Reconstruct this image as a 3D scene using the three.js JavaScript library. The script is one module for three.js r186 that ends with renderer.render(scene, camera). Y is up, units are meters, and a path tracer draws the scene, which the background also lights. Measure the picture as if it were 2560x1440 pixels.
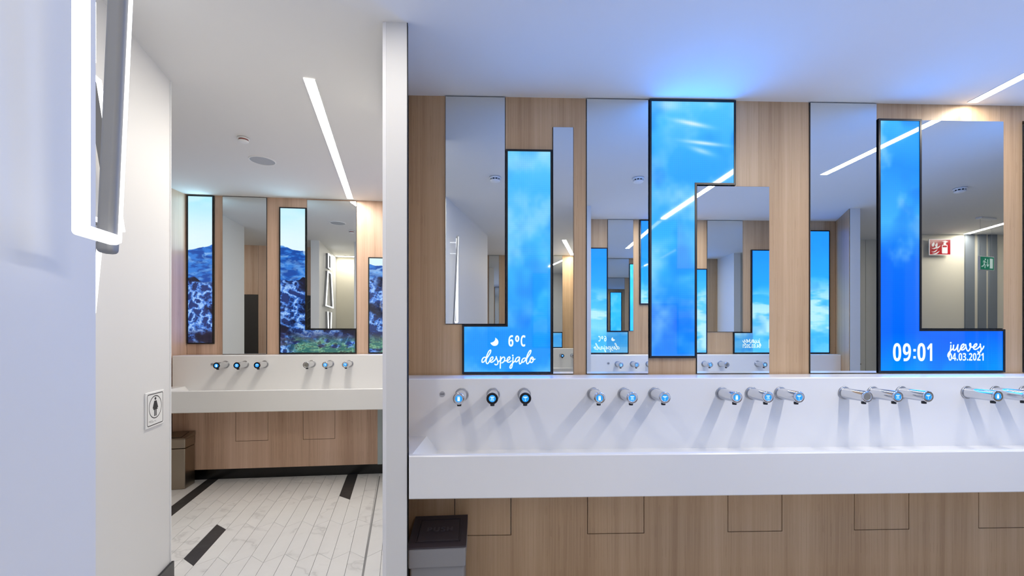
import * as THREE from 'three';
import { RoundedBoxGeometry } from 'three/addons/geometries/RoundedBoxGeometry.js';
import { mergeGeometries } from 'three/addons/utils/BufferGeometryUtils.js';
import { RectAreaLightUniformsLib } from 'three/addons/lights/RectAreaLightUniformsLib.js';
import { FontLoader } from 'three/addons/loaders/FontLoader.js';
import { TextGeometry } from 'three/addons/geometries/TextGeometry.js';
RectAreaLightUniformsLib.init();

// ------------------------------------------------------------------ camera, light levels
const scene = new THREE.Scene();
scene.background = new THREE.Color(0x000000);
const camera = new THREE.PerspectiveCamera(67.38, 2560 / 1440, 0.02, 60);
camera.position.set(0, 1.22, 2.2);
camera.rotation.y = -1.8 * Math.PI / 180;
camera.setViewOffset(2560, 1440, -22, -117, 2560, 1440);
const renderer = new THREE.WebGLRenderer({ antialias: true });
renderer.toneMapping = THREE.LinearToneMapping;
renderer.toneMappingExposure = 1.22;
renderer.shadowMap.enabled = true;
const STRIP = 48, STRIP_GLOW = 6, SCREEN_GLOW = 0.97, SCREEN_LIGHT = 3.3;
const WARM = new THREE.Color(1.0, 0.93, 0.83);

// ------------------------------------------------------------------ helpers
const CEIL = 2.43, D2R = Math.PI / 180;
const taken = {};
const numbered = (n) => { taken[n] = (taken[n] ?? -1) + 1; return taken[n] ? n + '_' + String(taken[n]).padStart(3, '0') : n; };
let seed = 7;
const rnd = () => { seed = (seed * 1664525 + 1013904223) >>> 0; return seed / 4294967296; };
function hash(x, y, s) { let h = Math.imul(x, 374761393) + Math.imul(y, 668265263) + Math.imul(s, 2147483647 ^ 0x51ab); h = Math.imul(h ^ (h >>> 13), 1274126177); return ((h ^ (h >>> 16)) >>> 0) / 4294967296; }
function vnoise(x, y, s) {
  const xi = Math.floor(x), yi = Math.floor(y); let fx = x - xi, fy = y - yi;
  fx = fx * fx * (3 - 2 * fx); fy = fy * fy * (3 - 2 * fy);
  const a = hash(xi, yi, s), b = hash(xi + 1, yi, s), c = hash(xi, yi + 1, s), d = hash(xi + 1, yi + 1, s);
  return a + (b - a) * fx + (c - a) * fy + (a - b - c + d) * fx * fy;
}
function fbm(x, y, s, o = 4) { let v = 0, a = 0.5, n = 0; for (let i = 0; i < o; i++) { v += a * vnoise(x, y, s + i * 17); n += a; x *= 2.03; y *= 2.03; a *= 0.5; } return v / n; }
const clamp = (v, a = 0, b = 1) => Math.min(b, Math.max(a, v));
const mix = (a, b, t) => a + (b - a) * t;
const mix3 = (a, b, t) => [mix(a[0], b[0], t), mix(a[1], b[1], t), mix(a[2], b[2], t)];
const smooth = (a, b, x) => { const t = clamp((x - a) / (b - a)); return t * t * (3 - 2 * t); };
function ramp(stops, t) { for (let i = 1; i < stops.length; i++) if (t <= stops[i][0]) return mix3(stops[i - 1][1], stops[i][1], clamp((t - stops[i - 1][0]) / (stops[i][0] - stops[i - 1][0]))); return stops[stops.length - 1][1]; }

function canvasTex(w, h, fn, draw, srgb = true) {
  const c = document.createElement('canvas'); c.width = w; c.height = h;
  const g = c.getContext('2d');
  if (fn) { const im = g.createImageData(w, h); for (let y = 0, o = 0; y < h; y++) for (let x = 0; x < w; x++, o += 4) { const p = fn(x, y); im.data[o] = p[0]; im.data[o + 1] = p[1]; im.data[o + 2] = p[2]; im.data[o + 3] = 255; } g.putImageData(im, 0, 0); }
  if (draw) draw(g, w, h);
  const t = new THREE.CanvasTexture(c); if (srgb) t.colorSpace = THREE.SRGBColorSpace;
  t.wrapS = t.wrapT = THREE.RepeatWrapping; t.magFilter = THREE.LinearFilter; return t;
}
// texture coordinates in metres, taken from the position; v is up (or depth on flat faces)
function metreUV(g, ox = 0, oy = 0) {
  if (g.index) g = g.toNonIndexed();
  if (!g.attributes.normal) g.computeVertexNormals();
  const p = g.attributes.position, n = g.attributes.normal, uv = new Float32Array(p.count * 2);
  for (let i = 0; i < p.count; i++) {
    const ax = Math.abs(n.getX(i)), ay = Math.abs(n.getY(i)), az = Math.abs(n.getZ(i)), x = p.getX(i), y = p.getY(i), z = p.getZ(i);
    uv[2 * i] = ox + (ay > ax && ay > az ? x : ax > az ? z : x); uv[2 * i + 1] = oy + (ay > ax && ay > az ? z : y);
  }
  g.setAttribute('uv', new THREE.BufferAttribute(uv, 2)); return g;
}
function bx(x0, x1, y0, y1, z0, z1) { const g = new THREE.BoxGeometry(x1 - x0, y1 - y0, z1 - z0); g.translate((x0 + x1) / 2, (y0 + y1) / 2, (z0 + z1) / 2); return metreUV(g); }
function rbx(x0, x1, y0, y1, z0, z1, r = 0.004) { const g = new RoundedBoxGeometry(x1 - x0, y1 - y0, z1 - z0, 2, r); g.translate((x0 + x1) / 2, (y0 + y1) / 2, (z0 + z1) / 2); return metreUV(g); }
function solid(tris) { const g = new THREE.BufferGeometry(); g.setAttribute('position', new THREE.BufferAttribute(new Float32Array(tris.flat(2)), 3)); g.computeVertexNormals(); return metreUV(g); }
// a profile in (z, y) carried along x between two ends that may run askew
function sweep(profile, xa, xb) {
  const n = profile.length, L = profile.map(([z, y]) => [xa(z), y, z]), R = profile.map(([z, y]) => [xb(z), y, z]), t = [];
  const v = profile.map(([z, y]) => new THREE.Vector2(z, y)), cw = THREE.ShapeUtils.isClockWise(v);
  for (let i = 0; i < n; i++) { const j = (i + 1) % n; const q = [[L[i], L[j], R[j]], [L[i], R[j], R[i]]]; for (const f of q) t.push(cw ? f : [f[0], f[2], f[1]]); }
  for (const [a, b, c] of THREE.ShapeUtils.triangulateShape(v, [])) { t.push(cw ? [L[a], L[c], L[b]] : [L[a], L[c], L[b]]); t.push([R[a], R[b], R[c]]); }
  return solid(t);
}
// a plan outline [x, z] raised from y0 to y1
function plan(pts, y0, y1) {
  const v = pts.map(([x, z]) => new THREE.Vector2(x, -z)), t = [], n = pts.length, cw = THREE.ShapeUtils.isClockWise(v);
  const q = cw ? pts.slice().reverse() : pts, w = q.map(([x, z]) => new THREE.Vector2(x, -z));
  for (let i = 0; i < n; i++) { const [ax, az] = q[i], [bx_, bz] = q[(i + 1) % n]; t.push([[ax, y0, az], [bx_, y0, bz], [bx_, y1, bz]], [[ax, y0, az], [bx_, y1, bz], [ax, y1, az]]); }
  for (const [a, b, c] of THREE.ShapeUtils.triangulateShape(w, [])) { t.push([[q[a][0], y1, q[a][1]], [q[b][0], y1, q[b][1]], [q[c][0], y1, q[c][1]]]); t.push([[q[a][0], y0, q[a][1]], [q[c][0], y0, q[c][1]], [q[b][0], y0, q[b][1]]]); }
  return solid(t);
}
function mesh(name, geo, m, parent) {
  if (Array.isArray(geo)) geo = mergeGeometries(geo.map((g) => (g.index ? g.toNonIndexed() : g)));
  const o = new THREE.Mesh(geo, m); o.castShadow = o.receiveShadow = true; o.name = parent ? name : numbered(name); (parent ?? scene).add(o); return o;
}
function thing(name, label, category, group) { const o = new THREE.Group(); o.name = numbered(name); scene.add(o); o.userData = { label, category }; if (group) o.userData.group = group; return o; }
function tag(o, label, category, group) { Object.assign(o.userData, { label, category }); if (group) o.userData.group = group; return o; }
function struct(name, label, geo, m) { let o; if (geo) o = mesh(name, geo, m); else { o = new THREE.Group(); o.name = numbered(name); scene.add(o); } o.userData.kind = 'structure'; o.userData.label = label; o.userData.category = name.split('_')[0]; return o; }
const frame = (x, z, turn) => ({ x, z, turn });
function place(o, f, x = 0, y = 0, z = 0) { const c = Math.cos(f.turn), s = Math.sin(f.turn); o.position.set(f.x + c * x + s * z, y, f.z - s * x + c * z); o.rotation.y = f.turn; return o; }
function rectLight(parent, w, h, color, intensity, pos, turn) { const l = new THREE.RectAreaLight(color, intensity, w, h); l.position.set(...pos); parent.add(l); l.rotation.set(...turn); return l; }

// ------------------------------------------------------------------ materials
const std = (o) => new THREE.MeshStandardMaterial(o);
function woodTex(tones, s) {
  return canvasTex(1024, 1024, (x, y) => {
    const u = x / 1024, v = y / 1024;
    const wob = 0.010 * (fbm(u * 9, v * 2.2, s + 3, 3) - 0.5);
    const uu = u + wob;
    const broad = fbm(uu * 14, v * 0.9, s, 3), band = vnoise(uu * 46, v * 0.7, s + 5), fine = vnoise(uu * 300, v * 9, s + 9), pore = vnoise(uu * 520, v * 26, s + 11);
    let t = 0.5 + 0.62 * (broad - 0.5) + 0.28 * (band - 0.5) + 0.22 * (fine - 0.5);
    if (pore > 0.83) t -= 0.11;
    return ramp(tones, clamp(t));
  });
}
const oakTones = [[0, [158, 125, 90]], [0.45, [193, 160, 122]], [0.7, [206, 174, 136]], [1, [218, 189, 153]]];
const oakPinkLitTones = [[0, [164, 129, 106]], [0.45, [206, 173, 148]], [0.7, [219, 187, 164]], [1, [231, 204, 183]]];  // same oak, with the far room's pinker light put into the tones
const texOak = woodTex(oakTones, 21), texOakPinkLit = woodTex(oakPinkLitTones, 45);
for (const t of [texOak, texOakPinkLit]) t.repeat.set(1 / 1.3, 1 / 2.6);
const M = {
  oak: std({ map: texOak, roughness: 0.42 }), oakPinkLit: std({ map: texOakPinkLit, roughness: 0.38 }),
  ceiling: std({ color: 0xe9e8e6, roughness: 0.9 }), wall: std({ color: 0xe6e6e4, roughness: 0.55 }), gloss: std({ color: 0xe8e8e7, roughness: 0.5 }),
  beige: std({ color: 0xe2dcca, roughness: 0.6 }), corian: std({ color: 0xf0f0ef, roughness: 0.25 }),
  mirror: std({ color: 0xe2e6e6, metalness: 1, roughness: 0.0 }), mirrorEdge: std({ color: 0x2a2b2d, roughness: 0.5 }),
  bezel: std({ color: 0x0b0d12, roughness: 0.35 }), chrome: std({ color: 0xd9dadc, metalness: 1, roughness: 0.1 }), satin: std({ color: 0xbfc0c2, metalness: 1, roughness: 0.32 }),
  darkReflectionRing: std({ color: 0x0b0c10, roughness: 0.2 }), rubber: std({ color: 0x26262a, roughness: 0.7 }),  // first material: dark reflection in a chrome tap ring, painted as black
  kick: std({ color: 0x111113, roughness: 0.25 }), grout: std({ color: 0x858587, roughness: 0.9 }), steel: std({ color: 0xa29788, metalness: 1, roughness: 0.34 }),
  letter: std({ color: 0x4c454b, roughness: 0.4 }), lidDark: std({ color: 0x3a3237, roughness: 0.5 }), binGrey: std({ color: 0x8d8c8d, roughness: 0.5 }), darkDoor: std({ color: 0x3b3735, roughness: 0.5 }), groove: std({ color: 0x5a5450, roughness: 0.5 }),
  grey: std({ color: 0x7e868e, roughness: 0.5 }), alu: std({ color: 0xb8b8b8, metalness: 0.6, roughness: 0.4 }), aluDark: std({ color: 0x8e8e8e, roughness: 0.55 }), glassy: std({ color: 0xa9b3b3, roughness: 0.2 }),
  strip: std({ color: 0xffffff, emissive: WARM, emissiveIntensity: STRIP_GLOW, roughness: 0.6 }),
  led: std({ color: 0xffffff, emissive: 0xffffff, emissiveIntensity: 1.5, roughness: 0.5 }), white: std({ color: 0xf2f2f2, roughness: 0.5 }), mesh: std({ color: 0xb9bcc0, roughness: 0.8 }), black: std({ color: 0x1c1c1e, roughness: 0.6 }), red: std({ color: 0xa03a2c, roughness: 0.5 }),
};

// ------------------------------------------------------------------ the room
const W = frame(-2.765, -1.622, 4.6 * D2R), N = frame(0, 0, 0), O = frame(3.5, 2.31, Math.PI), Q = frame(1.1, 4.39, Math.PI);
const PIER = -0.2281;                                   // the stub wall beside the counter runs a little askew
const leftN = (z) => PIER * (2.2 - z) + 0.004;

struct('ceiling', 'smooth white plaster ceiling', bx(-4.2, 6.9, CEIL, CEIL + 0.15, -2.3, 4.8), M.ceiling);
const floor = struct('floor', 'white marble chevron tile floor with dark accent tiles');
const marble = (s) => canvasTex(512, 512, (x, y) => {
  const u = x / 512, v = y / 512; const warp = fbm(u * 5, v * 5, s, 4), n = Math.abs(fbm(u * 4 + warp * 2.2, v * 6 - warp * 1.5, s + 7, 4) - 0.5) * 2;
  const vein = Math.pow(1 - n, 22), cl = fbm(u * 9, v * 9, s + 13, 3); const b = 233 - 7 * (cl - 0.5) - 24 * vein * smooth(0.46, 0.62, warp); return [b, b, b - 1];
});
const marbleMats = [3, 19, 37].map((s) => std({ map: marble(s), roughness: 0.3 }));
mesh('slab', bx(-4.2, 6.9, -0.12, -0.006, -2.3, 4.8), M.grout, floor);
mesh('tiling', [bx(-0.44, 6.9, -0.006, 0, -0.14, 4.8), bx(-4.2, -0.441, -0.006, 0, 0.9, 4.8)], marbleMats[0], floor);

// wood cladding around openings: the free rectangles between cut-outs, grain running through
function cladding(parent, f, x0, x1, y0, y1, holes, m, z0, z1, left) {
  const xs = [...new Set([x0, x1, ...holes.flatMap((h) => [h[0], h[2]])])].filter((x) => x >= x0 && x <= x1).sort((a, b) => a - b);
  let open = [];
  const out = [];
  for (let i = 0; i + 1 < xs.length; i++) {
    const a = xs[i], b = xs[i + 1], mid = (a + b) / 2;
    let free = [[y0, y1]];
    for (const h of holes) if (h[0] < mid && h[2] > mid) free = free.flatMap(([p, q]) => [[p, Math.min(q, h[1])], [Math.max(p, h[3]), q]].filter(([s, t]) => t - s > 0.004));
    const next = [];
    for (const [p, q] of free) { const o = open.find((r) => Math.abs(r[1] - p) < 1e-4 && Math.abs(r[3] - q) < 1e-4); if (o) { o[2] = b; next.push(o); } else { const r = [a, p, b, q]; out.push(r); next.push(r); } }
    open = next;
  }
  for (const [a, p, b, q] of out) {
    const skew = left && a <= x0 + 1e-6;
    const g = skew ? sweep([[z0, p], [z1, p], [z1, q], [z0, q]], left, () => b) : bx(a, b, p, q, z0, z1);
    const o = mesh('wood_panel', g, m, parent); place(o, f);
  }
}

// screens: outline polygon in wall coordinates, bezel and display
function screenShape(poly, inset) {
  const pts = poly.map((p) => new THREE.Vector2(...p)), n = pts.length, out = [];
  const s = THREE.ShapeUtils.isClockWise(pts) ? 1 : -1;
  for (let i = 0; i < n; i++) {
    const a = pts[(i + n - 1) % n], b = pts[i], c = pts[(i + 1) % n];
    const d1 = b.clone().sub(a).normalize(), d2 = c.clone().sub(b).normalize();
    out.push(new THREE.Vector2(b.x + s * inset * (d1.y + d2.y), b.y - s * inset * (d1.x + d2.x)));
  }
  return new THREE.Shape(out);
}
function screen(f, poly, tex, label, lights, group) {
  const o = thing('video_screen', label, 'screen', group);
  const xs = poly.map((p) => p[0]), ys = poly.map((p) => p[1]), x0 = Math.min(...xs), x1 = Math.max(...xs), y0 = Math.min(...ys), y1 = Math.max(...ys);
  place(o, f, x0, y0, 0.004);
  const local = poly.map(([x, y]) => [x - x0, y - y0]);
  const outer = screenShape(local, 0.002), hole = screenShape(local, 0.012);
  outer.holes.push(new THREE.Path(hole.getPoints()));
  mesh('frame', new THREE.ExtrudeGeometry(outer, { depth: 0.012, bevelEnabled: false }), M.bezel, o);
  const g = new THREE.ShapeGeometry(screenShape(local, 0.011)), p = g.attributes.position, uv = g.attributes.uv;
  for (let i = 0; i < p.count; i++) uv.setXY(i, p.getX(i) / (x1 - x0), p.getY(i) / (y1 - y0));
  const d = mesh('display', g, new THREE.MeshPhysicalMaterial({ color: 0x05070a, roughness: 0.04, emissive: 0xffffff, emissiveMap: tex, emissiveIntensity: SCREEN_GLOW, clearcoat: 0.3, clearcoatRoughness: 0.02 }), o);
  d.position.z = 0.0085;
  mesh('casing', new THREE.ExtrudeGeometry(screenShape(local, 0.004), { depth: 0.008, bevelEnabled: false }), M.bezel, o);
  for (const [a, b, c, e, col, k] of lights) rectLight(o, c - a - 0.03, e - b - 0.03, col, SCREEN_LIGHT * k, [(a + c) / 2 - x0, (b + e) / 2 - y0, 0.016], [0, Math.PI, 0]);
  return o;
}
function mirror(f, x0, y0, x1, y1, label, group) {
  const o = thing('wall_mirror', label, 'mirror', group); place(o, f, x0, y0, 0);
  const w = x1 - x0, h = y1 - y0;
  mesh('backing', bx(0.001, w - 0.001, 0.001, h - 0.001, -0.006, 0.004), M.mirrorEdge, o);
  mesh('glass', bx(0.003, w - 0.003, 0.003, h - 0.003, 0.004, 0.008), M.mirror, o);
  return o;
}

// counter: backsplash with ledge, basin floor, apron, sloped end block
function counter(f, x1, h, label, left) {
  const o = thing('washbasin_counter', label, 'washbasin'); place(o, f);
  const xa = left ?? (() => 0.004), xb = () => x1, e = 0.004;
  mesh('backsplash', sweep([[0.012, h.floor], [0.19, h.floor], [0.19, h.top - e], [0.19 - e, h.top], [0.012, h.top]], xa, xb), M.corian, o);
  mesh('basin', sweep([[0.19, h.bottom], [0.49, h.bottom], [0.49, h.floor - 0.02], [0.19, h.floor]], xa, xb), M.corian, o);
  mesh('apron', sweep([[0.49, h.bottom], [0.52 - e, h.bottom], [0.52, h.bottom + e], [0.52, h.rim - e], [0.52 - e, h.rim], [0.49 + e, h.rim], [0.49, h.rim - e]], xa, xb), M.corian, o);
  const z0 = 0.19, z1 = 0.49, d = h.rim - h.floor + 0.02, ex = h.end;
  const P = (z) => [[xa(z), h.floor - 0.02, z], [xa(z), h.rim, z], [ex, h.rim, z], [ex + 0.065, h.rim - d, z]];
  const A = P(z0), B = P(z1), t = [];
  for (let i = 0; i < 4; i++) { const j = (i + 1) % 4; t.push([A[i], B[j], B[i]], [A[i], A[j], B[j]]); }
  t.push([A[0], A[2], A[1]], [A[0], A[3], A[2]], [B[0], B[1], B[2]], [B[0], B[2], B[3]]);
  mesh('end_block', solid(t.map(([a, b, c]) => [a, c, b])), M.corian, o);
  return o;
}

// taps ------------------------------------------------------------------
function iconTex(kind) {
  return canvasTex(128, 128, null, (g) => {
    g.fillStyle = '#1b8fe6'; g.fillRect(0, 0, 128, 128); g.fillStyle = '#d9f6ff'; g.strokeStyle = '#d9f6ff'; g.lineWidth = 7; g.lineCap = 'round';
    if (kind === 0) { g.fillRect(42, 26, 44, 14); g.fillRect(42, 46, 44, 60); g.clearRect(0, 0, 0, 0); }
    if (kind === 1) { g.fillRect(30, 32, 68, 14); for (const [x, dx] of [[50, -10], [64, 0], [78, 10]]) { g.beginPath(); g.moveTo(x, 56); g.lineTo(x + dx, 104); g.stroke(); } }
    if (kind === 2) { g.fillRect(26, 34, 76, 14); g.fillRect(44, 54, 40, 7); g.beginPath(); g.moveTo(64, 70); g.lineTo(64, 88); g.stroke(); g.beginPath(); g.arc(64, 102, 7, 0, 7); g.fill(); }
  });
}
const icons = [0, 1, 2].map((k) => std({ color: 0x102030, emissive: 0xffffff, emissiveMap: iconTex(k), emissiveIntensity: 1.05, roughness: 0.3 }));
const iconOff = std({ color: 0x9d9a92, roughness: 0.3, metalness: 0.5 });
const lathe = (pts, n = 28) => { const g = new THREE.LatheGeometry(pts.map((p) => new THREE.Vector2(...p)), n); g.rotateX(Math.PI / 2); return g; };
const tapG = {
  flange: lathe([[0, 0], [0.031, 0], [0.031, 0.004], [0.029, 0.006], [0, 0.006]]),
  body: lathe([[0.0245, 0.006], [0.0255, 0.008], [0.0255, 0.13], [0.0245, 0.1315]]),
  ring: lathe([[0.0152, 0.1325], [0.0162, 0.1335], [0.0235, 0.1335], [0.0255, 0.1315], [0.0255, 0.128], [0.0152, 0.128]]),
  icon: (() => { const g = new THREE.CircleGeometry(0.0156, 28); g.translate(0, 0, 0.1325); return g; })(),
  outlet: (() => { const g = new THREE.CylinderGeometry(0.010, 0.009, 0.012, 16); g.translate(0, -0.0285, 0.112); return g; })(),
};
function tap(f, x, y, kind, label, group, { dark = false, lit = true } = {}) {
  const o = thing('sensor_tap', label, 'tap', group); place(o, f, x, y, 0.19);
  mesh('flange', tapG.flange, M.satin, o); mesh('body', tapG.body, M.chrome, o);
  mesh('end_ring', tapG.ring, dark ? M.darkReflectionRing : M.chrome, o); mesh('icon_light', tapG.icon, lit ? icons[kind] : iconOff, o); mesh('outlet', tapG.outlet, M.rubber, o);
  return o;
}
const badgeTex = canvasTex(128, 128, null, (g) => { g.fillStyle = '#b3b4b8'; g.fillRect(0, 0, 128, 128); g.fillStyle = '#202124'; g.font = 'bold 46px sans-serif'; g.textAlign = 'center'; g.textBaseline = 'middle'; g.fillText('DMP', 64, 66); });
const badgeM = std({ map: badgeTex, roughness: 0.4 });
function badge(f, x, y, label) { const g = new THREE.CylinderGeometry(0.0125, 0.0125, 0.003, 24); g.rotateX(Math.PI / 2); const o = thing('counter_badge', label, 'badge'); place(o, f, x, y, 0.1915); mesh('disc', g, M.satin, o); const c = mesh('print', new THREE.CircleGeometry(0.0118, 24), badgeM, o); c.position.z = 0.0017; return o; }

// ------------------------------------------------------------------ what the screens show
const RES = 800;
const grid = (x, y) => ((x % 4 < 1 || y % 4 < 1) ? 0.80 : 1.0);
function skyTex(wm, hm, s, stops, cloud, draw) {
  const w = Math.round(wm * RES), h = Math.round(hm * RES);
  return canvasTex(w, h, (x, y) => {
    const u = x / RES, t = y / h;
    let c = ramp(stops, clamp(t + 0.10 * (fbm(u * 5, y / RES * 4, s + 40, 3) - 0.5)));
    const n = fbm(u * cloud.fx, (y / RES) * cloud.fy, s, 4), k = smooth(cloud.lo, cloud.hi, n) * cloud.k * (cloud.where ? cloud.where(u, t) : 1);
    c = mix3(c, cloud.col ?? [190, 240, 255], k);
    const n2 = fbm(u * 6 + 7, y / RES * 5, s + 90, 3); c = mix3(c, [0, 105, 245], 0.35 * smooth(0.5, 0.75, n2));
    if (cloud.streaks) for (const [sx, sy, lx, ly, rot, a] of cloud.streaks) { const dx = u - sx, dy = y / RES - sy, p = (dx * Math.cos(rot) + dy * Math.sin(rot)) / lx, q = (-dx * Math.sin(rot) + dy * Math.cos(rot)) / ly; c = mix3(c, [225, 250, 255], a * Math.exp(-p * p - q * q)); }
    const g = grid(x, y); return [c[0] * g, c[1] * g, c[2] * (0.5 + 0.5 * g)];
  }, draw);
}
// handwriting as strokes, in the units of a sheet drawn by hand
const script = {
  despejado: ['M400 855C335 825 275 905 290 985C305 1005 365 985 395 905', 'M392 950C420 790 490 630 540 640C560 700 480 800 425 880C395 950 405 1035 450 1035C480 1020 495 980 505 960', 'M505 960C570 950 625 880 602 842C565 820 505 900 522 968C540 1010 590 995 632 955', 'M632 955C680 925 708 860 700 830C705 880 752 950 750 1010C738 1075 675 1080 662 1048', 'M742 985C770 980 795 955 812 935', 'M826 835C822 940 818 1060 816 1165', 'M826 950C845 855 925 815 942 865C965 930 905 1005 858 1012', 'M945 955C970 955 990 950 1002 948C1065 945 1115 880 1092 842C1055 822 1000 900 1016 972C1035 1010 1095 995 1132 955', 'M1184 850C1184 950 1172 1050 1150 1130C1130 1185 1088 1180 1096 1128C1112 1060 1185 1010 1245 955', 'M1372 850C1300 828 1240 900 1258 975C1285 1010 1345 945 1378 860C1364 930 1356 1000 1378 1042C1405 1050 1432 1000 1450 955', 'M1556 880C1480 855 1420 930 1448 992C1480 1012 1535 955 1562 895', 'M1558 950C1588 785 1660 635 1702 650C1715 720 1640 800 1588 880C1566 945 1568 1035 1606 1042C1640 1030 1662 985 1680 945', 'M1722 850C1680 880 1668 965 1700 1004C1745 1012 1785 950 1772 880C1752 828 1700 835 1722 885C1742 930 1790 925 1822 905'],
  jueves: ['M1412 330C1410 400 1396 470 1384 520C1372 562 1348 560 1355 508C1370 450 1430 420 1460 388', 'M1466 328C1455 390 1455 432 1482 425C1512 418 1532 380 1552 318C1540 390 1540 452 1562 455C1580 440 1592 412 1602 390', 'M1602 390C1642 388 1682 340 1670 310C1640 298 1598 352 1612 402C1628 430 1672 418 1692 380', 'M1702 318C1708 362 1720 432 1750 440C1782 430 1812 350 1800 300C1784 282 1774 322 1790 350C1810 370 1832 368 1852 360', 'M1852 372C1892 370 1932 330 1920 305C1890 294 1848 342 1860 392C1880 420 1922 408 1952 378', 'M1952 378C1990 350 2002 322 1990 308C1982 332 2012 380 2010 420C2000 472 1950 480 1945 450', 'M1996 432C2032 410 2052 380 2060 350'],
};
function pathStroke(g, d) {
  g.beginPath(); const tok = d.match(/[MC]|-?\d+/g); let i = 0, cmd = '';
  while (i < tok.length) { if (/[MC]/.test(tok[i])) cmd = tok[i++]; const n = () => Number(tok[i++]); if (cmd === 'M') { g.moveTo(n(), n()); } else { g.bezierCurveTo(n(), n(), n(), n(), n(), n()); } }
  g.stroke();
}
function narrow(g, text, x, y, size, squeeze, weight = 'bold') { g.save(); g.translate(x, y); g.scale(squeeze, 1); g.font = weight + ' ' + size + 'px sans-serif'; g.textBaseline = 'alphabetic'; g.fillText(text, 0, 0); g.restore(); }
function drawWeather(ox, oy, k = 1.75e-4) {
  return (g) => {
    g.save(); g.translate(ox * RES, oy * RES); g.scale(k * RES, k * RES); g.fillStyle = g.strokeStyle = '#f3ffff'; g.lineCap = g.lineJoin = 'round'; g.lineWidth = 34;
    for (const d of script.despejado) pathStroke(g, d);
    g.beginPath(); g.arc(1178, 797, 24, 0, 7); g.fill();
    g.beginPath(); g.moveTo(668, 282); g.bezierCurveTo(760, 320, 800, 430, 725, 500); g.bezierCurveTo(660, 545, 560, 520, 530, 428); g.bezierCurveTo(610, 420, 690, 370, 668, 282); g.fill();
    narrow(g, '6', 1040, 538, 450, 0.66); narrow(g, 'C', 1392, 538, 450, 0.56);
    g.lineWidth = 44; g.beginPath(); g.ellipse(1306, 312, 40, 75, 0, 0, 7); g.stroke();
    g.restore();
  };
}
function drawClock(ox, oy, k = 2.75e-4) {
  return (g) => {
    g.save(); g.translate(ox * RES, oy * RES); g.scale(k * RES, k * RES); g.fillStyle = g.strokeStyle = '#f3ffff'; g.lineCap = g.lineJoin = 'round'; g.lineWidth = 27;
    narrow(g, '0', 270, 628, 465, 0.70); narrow(g, '9', 462, 628, 465, 0.70); narrow(g, '0', 745, 628, 465, 0.70); narrow(g, '1', 930, 628, 465, 0.62);
    g.fillRect(676, 400, 50, 48); g.fillRect(676, 535, 50, 48);
    for (const d of script.jueves) pathStroke(g, d);
    g.beginPath(); g.arc(1410, 282, 15, 0, 7); g.fill();
    g.font = 'bold 205px sans-serif'; const wd = g.measureText('04.03.2021').width; narrow(g, '04.03.2021', 1358, 622, 205, 722 / wd);
    g.restore();
  };
}
// mountain landscape running behind the screens of the far room
function landTex(x0, y0, wm, hm, s) {
  const w = Math.round(wm * RES), h = Math.round(hm * RES);
  return canvasTex(w, h, (px, py) => {
    const x = x0 + px / RES, y = y0 + hm - py / RES;
    let c = mix3([232, 255, 255], [172, 238, 255], smooth(2.02, 2.5, y));
    c = mix3(c, [222, 252, 254], 0.5 * smooth(0.45, 0.7, fbm(x * 3, y * 7, 5, 3)));
    const ridge = 1.93 + 0.09 * Math.sin(x * 2.6 + 0.2) + 0.05 * (fbm(x * 9, 3, 11, 4) - 0.5), mid = 1.72 + 0.12 * (fbm(x * 4, 9, 21, 4) - 0.5) * 2, low = 1.16 + 0.06 * (fbm(x * 7, 1, 31, 3) - 0.5);
    const rid = (p, q, sd) => { let v = 0, a = 0.5; for (let k = 0; k < 5; k++) { v += a * (1 - Math.abs(2 * vnoise(p, q, sd + k * 13) - 1)); p = p * 2.1 + 3.7; q = q * 2.1 + 1.3; a *= 0.52; } return v; };
    if (y < ridge) {
      const n = fbm(x * 18, y * 46, 51, 4), r = rid(x * 7 + y * 5, y * 14 - x * 3, 57);
      c = mix3([52, 128, 214], [22, 78, 164], smooth(0.35, 0.65, n)); c = mix3(c, [186, 222, 250], 0.85 * smooth(0.66, 0.82, r) * (0.35 + 0.65 * smooth(ridge - 0.12, ridge, y)));
    }
    if (y < mid) {
      const a = fbm(x * 5 + y * 4, y * 7, 61, 4), r = rid(x * 22 - y * 10, y * 22 + x * 8, 67), f = fbm(x * 120, y * 150, 69, 3);
      c = mix3([20, 24, 44], [34, 58, 116], smooth(0.34, 0.6, a + 0.25 * (f - 0.5))); c = mix3(c, [72, 128, 214], smooth(0.52, 0.68, r) * smooth(0.36, 0.54, a)); c = mix3(c, [176, 216, 252], 0.85 * smooth(0.69, 0.82, r + 0.22 * (f - 0.5)) * smooth(0.4, 0.56, a));
      c = mix3(c, [48, 40, 62], 0.7 * smooth(1.30, 1.18, y) * smooth(0.4, 0.6, fbm(x * 6, y * 20, 73, 3)));
    }
    if (y < low + 0.07) { const t = smooth(low + 0.07, low - 0.03, y), n = fbm(x * 30, y * 70, 81, 4); c = mix3(c, mix3([58, 112, 104], [122, 178, 140], smooth(0.42, 0.62, n)), t * smooth(0.3, 0.45, fbm(x * 8, y * 34, 87, 3)) * smooth(0.78, 0.95, x)); if (n > 0.66) c = mix3(c, [40, 44, 48], 0.6 * t); }
    const g = grid(px, py); return [c[0] * g, c[1] * g, c[2] * (0.4 + 0.6 * g)];
  });
}
const BLUE = new THREE.Color(0.02, 0.24, 1.0), PALE = new THREE.Color(0.42, 0.78, 1.0), NAVY = new THREE.Color(0.05, 0.18, 0.75);

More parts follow.
